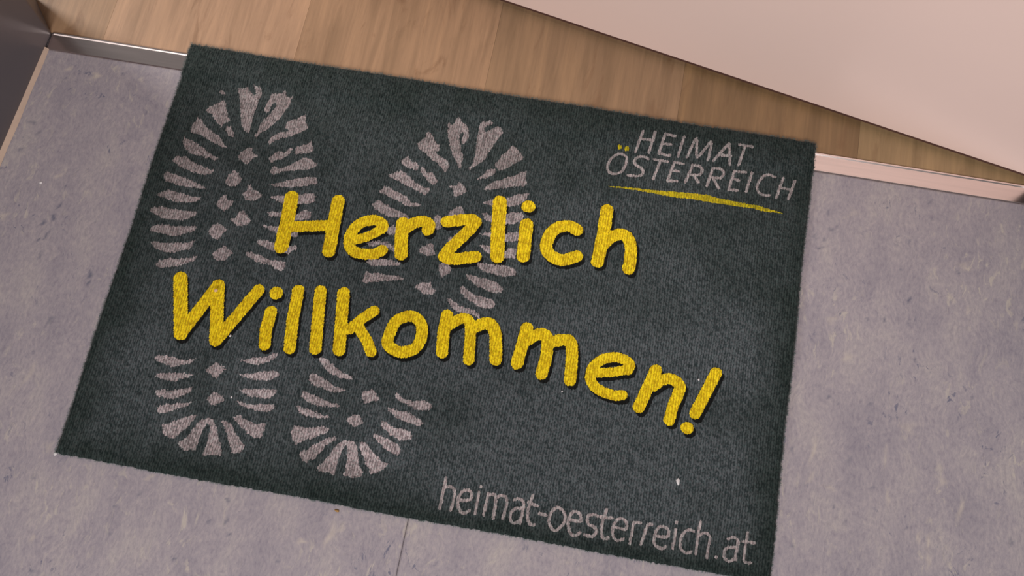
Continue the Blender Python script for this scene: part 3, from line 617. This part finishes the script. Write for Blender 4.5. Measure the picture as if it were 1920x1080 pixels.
# the yellow words and their black printed drop shadow, which the grey boot prints cover
yd = [stroke_dist(j2x, j2y, [(rr, smooth_line(l)) for rr, l in st]) for ch, lab, st in LETTERS]
sh = np.maximum.reduce([stroke_dist(j2x - 0.0031, j2y + 0.0037, [(rr, smooth_line(l)) for rr, l in st]) for ch, lab, st in LETTERS])
sh = np.maximum(sh, np.maximum.reduce(yd) + 0.0002)
SHADOW = 900
cls[(sh > 0) & (cls == 0)] = SHADOW
LID = []
for q_, d_ in enumerate(yd):
    k_ += 1; cls[d_ > 0] = k_; LID.append(k_)
add_group('umlaut', 'two small yellow dots over the O', 'umlaut_dot', UML, poly_fine, M_YFLAT)
cls[poly_fine(UNDERLINE[0])] = k_+1

def piece(ids, name, mt, parent, label=None):
    f = FA[np.isin(cls, ids)]
    if not len(f): return None
    used = np.unique(f); remap = np.full(len(CO), -1); remap[used] = np.arange(len(used))
    me = mesh_np(name, CO[used], remap[f]); attr(me, 'fibre', FT[used]); attr(me, 'wear_shade', WR[used])
    o = link(name, me, mt, parent)
    if label: o['label'] = label
    return o
tag(piece([0], 'pile', M_PILE, mat), kind='stuff')
piece([SHADOW], 'drop_shadow', M_BLACK, mat, 'black printed drop shadow right of and below the yellow letters')
for (ch, lab, st), id_ in zip(LETTERS, LID):
    piece([id_], 'exclamation_mark' if ch == '!' else 'letter', M_YEL, mat, 'large yellow ' + lab)
piece([k_+1], 'underline', M_YFLAT, mat, 'thin yellow tapering line under the small capitals')
for name, label, pname, ids, mt, labels in GROUPS:
    f = FA[np.isin(cls, ids)]; c0 = CO[f.ravel()].mean(0)
    g = part_empty(name, (float(c0[0]), float(c0[1]), 0.003), mat); g['label'] = label
    for q_, k2_ in enumerate(ids):
        piece([k2_], pname, mt, g, ('printed letter ' + labels[q_]) if labels else None)

# side skirt and rubber backing
ring = np.concatenate([np.arange(NX+1), (np.arange(1, NY+1))*(NX+1)+NX, NY*(NX+1)+np.arange(NX-1, -1, -1), np.arange(NY-1, 0, -1)*(NX+1)])
n = len(ring); top = CO[ring]; low = top.copy(); low[:, 2] = mat_base(low[:, 1])
k = np.arange(n); k2 = (k+1) % n
me = mesh_np('backing', np.concatenate([top, low]), np.stack([k, n+k, n+k2, k2], -1))
link('backing', me, M_BACK, mat)
gx, gy = np.meshgrid(np.linspace(0.002, 0.747, 16), np.linspace(0.001, 0.4985, 120))
gz = mat_base(gy) + 0.0002
co = np.stack([gx.ravel(), gy.ravel(), gz.ravel()], 1); q = (np.arange(119)[:, None]*16+np.arange(15)[None, :]).ravel()
link('rubber_sheet', mesh_np('rubber_sheet', co, np.stack([q, q+1, q+17, q+16], -1)), M_BACK, mat)

# loose fibre ends along the rim and stray threads over the pile
def fibres(name, bases, dirs, L, wd, mt, kind='stuff'):
    nb = len(bases); r = np.random.RandomState(5)
    side = np.cross(dirs, np.array([0, 0, 1.0])); side /= np.linalg.norm(side, axis=1)[:, None]+1e-9
    mid = bases + dirs*L[:, None]*0.55 + np.array([0, 0, 1.0])*L[:, None]*0.18
    tip = bases + dirs*L[:, None] + side*(r.rand(nb)-0.5)[:, None]*L[:, None]*0.5
    co = np.stack([bases-side*wd, bases+side*wd, mid+side*wd*0.8, mid-side*wd*0.8, tip], 1).reshape(-1, 3)
    b0 = np.arange(nb)*5
    tri = np.concatenate([np.stack([b0, b0+1, b0+2], -1), np.stack([b0, b0+2, b0+3], -1), np.stack([b0+3, b0+2, b0+4], -1)])
    o = link(name, mesh_np(name, co, tri, False), mt, mat); o['kind'] = kind; return o
r = np.random.RandomState(9)
N = 7000; pick = r.randint(0, n, N); bs = CO[ring[pick]].copy()
cen = np.array([0.375, 0.25]); out = np.zeros((N, 3))
sx = S_[ring[pick]]; sy = T_[ring[pick]]
out[:, 0] = np.where(sx < 1e-6, -1, np.where(sx > 1-1e-6, 1, 0)); out[:, 1] = np.where(sy < 1e-6, -1, np.where(sy > 1-1e-6, 1, 0))
out[:, :2] += (r.rand(N, 2)-0.5)*1.3; out[:, 2] = (r.rand(N)-0.35)*0.8
out /= np.linalg.norm(out, axis=1)[:, None]
bs[:, 2] = mat_base(bs[:, 1]) + 0.0008 + r.rand(N)*0.0026
fibres('rim_fibres', bs, out, 0.0008+0.0022*r.rand(N)**2, 0.00016, M_FUZZ)

# ------------------------------------------------------------------ bits of lint and crumbs
def fleck(name, pxy, size, z, mt, label, cat, seed, elong=1.6, ang=0.0):
    r = np.random.RandomState(seed); x0, y0 = world(pxy[0], pxy[1], z)

    bm = bmesh.new(); bmesh.ops.create_icosphere(bm, subdivisions=2, radius=1.0)
    for v in bm.verts:
        k = 1 + 0.35*(r.rand()-0.5)
        p = v.co*k; xx = p.x*size; yy = p.y*size*elong
        v.co = (xx*math.cos(ang)-yy*math.sin(ang), xx*math.sin(ang)+yy*math.cos(ang), p.z*size*0.55)
    me = bpy.data.meshes.new(name); bm.to_mesh(me); bm.free()
    me.materials.append(mt); o = bpy.data.objects.new(name, me); COL.objects.link(o); o.location = (x0, y0, z+size*0.35)
    return tag(o, label, cat)
zt = float(PILE)-0.0004
fleck('lint', (1271, 903), 0.0019, zt, M_LINT, 'white tuft of lint on the mat above the web address', 'lint', 1, 1.9, 0.1)
fleck('crumb', (77, 343), 0.0018, 0.0, M_LINT, 'white crumb on the linoleum between the dark panel and the mat', 'crumb', 2, 0.8, 0.6)
fleck('crumb', (632, 958), 0.0026, 0.0, M_CRUMB, 'tan crumb on the linoleum touching the lower edge of the mat', 'crumb', 3, 0.5, -0.1)
fleck('lint', (104, 851), 0.0018, 0.0, M_LINT, 'white speck of lint at the lower left corner of the mat', 'lint', 4, 1.3)
fleck('lint', (432, 630), 0.0013, zt, M_LINT, 'white speck at the foot of the yellow capital W', 'lint', 5, 1.2, -0.6)
fleck('lint', (405, 545), 0.0020, 0.0100, M_PINK, 'pinkish speck stuck on the middle peak of the yellow W', 'lint', 6, 0.9)
fleck('lint', (434, 745), 0.0010, zt, M_LINT, 'tiny white speck beside the left boot heel print', 'lint', 7, 1.3)
fleck('lint', (1054, 734), 0.0010, zt, M_LINT, 'tiny white speck under the two yellow letters m', 'lint', 8, 0.8)
fleck('lint', (1310, 712), 0.0009, zt, M_LINT, 'tiny white speck left of the exclamation mark', 'lint', 9, 1.3)
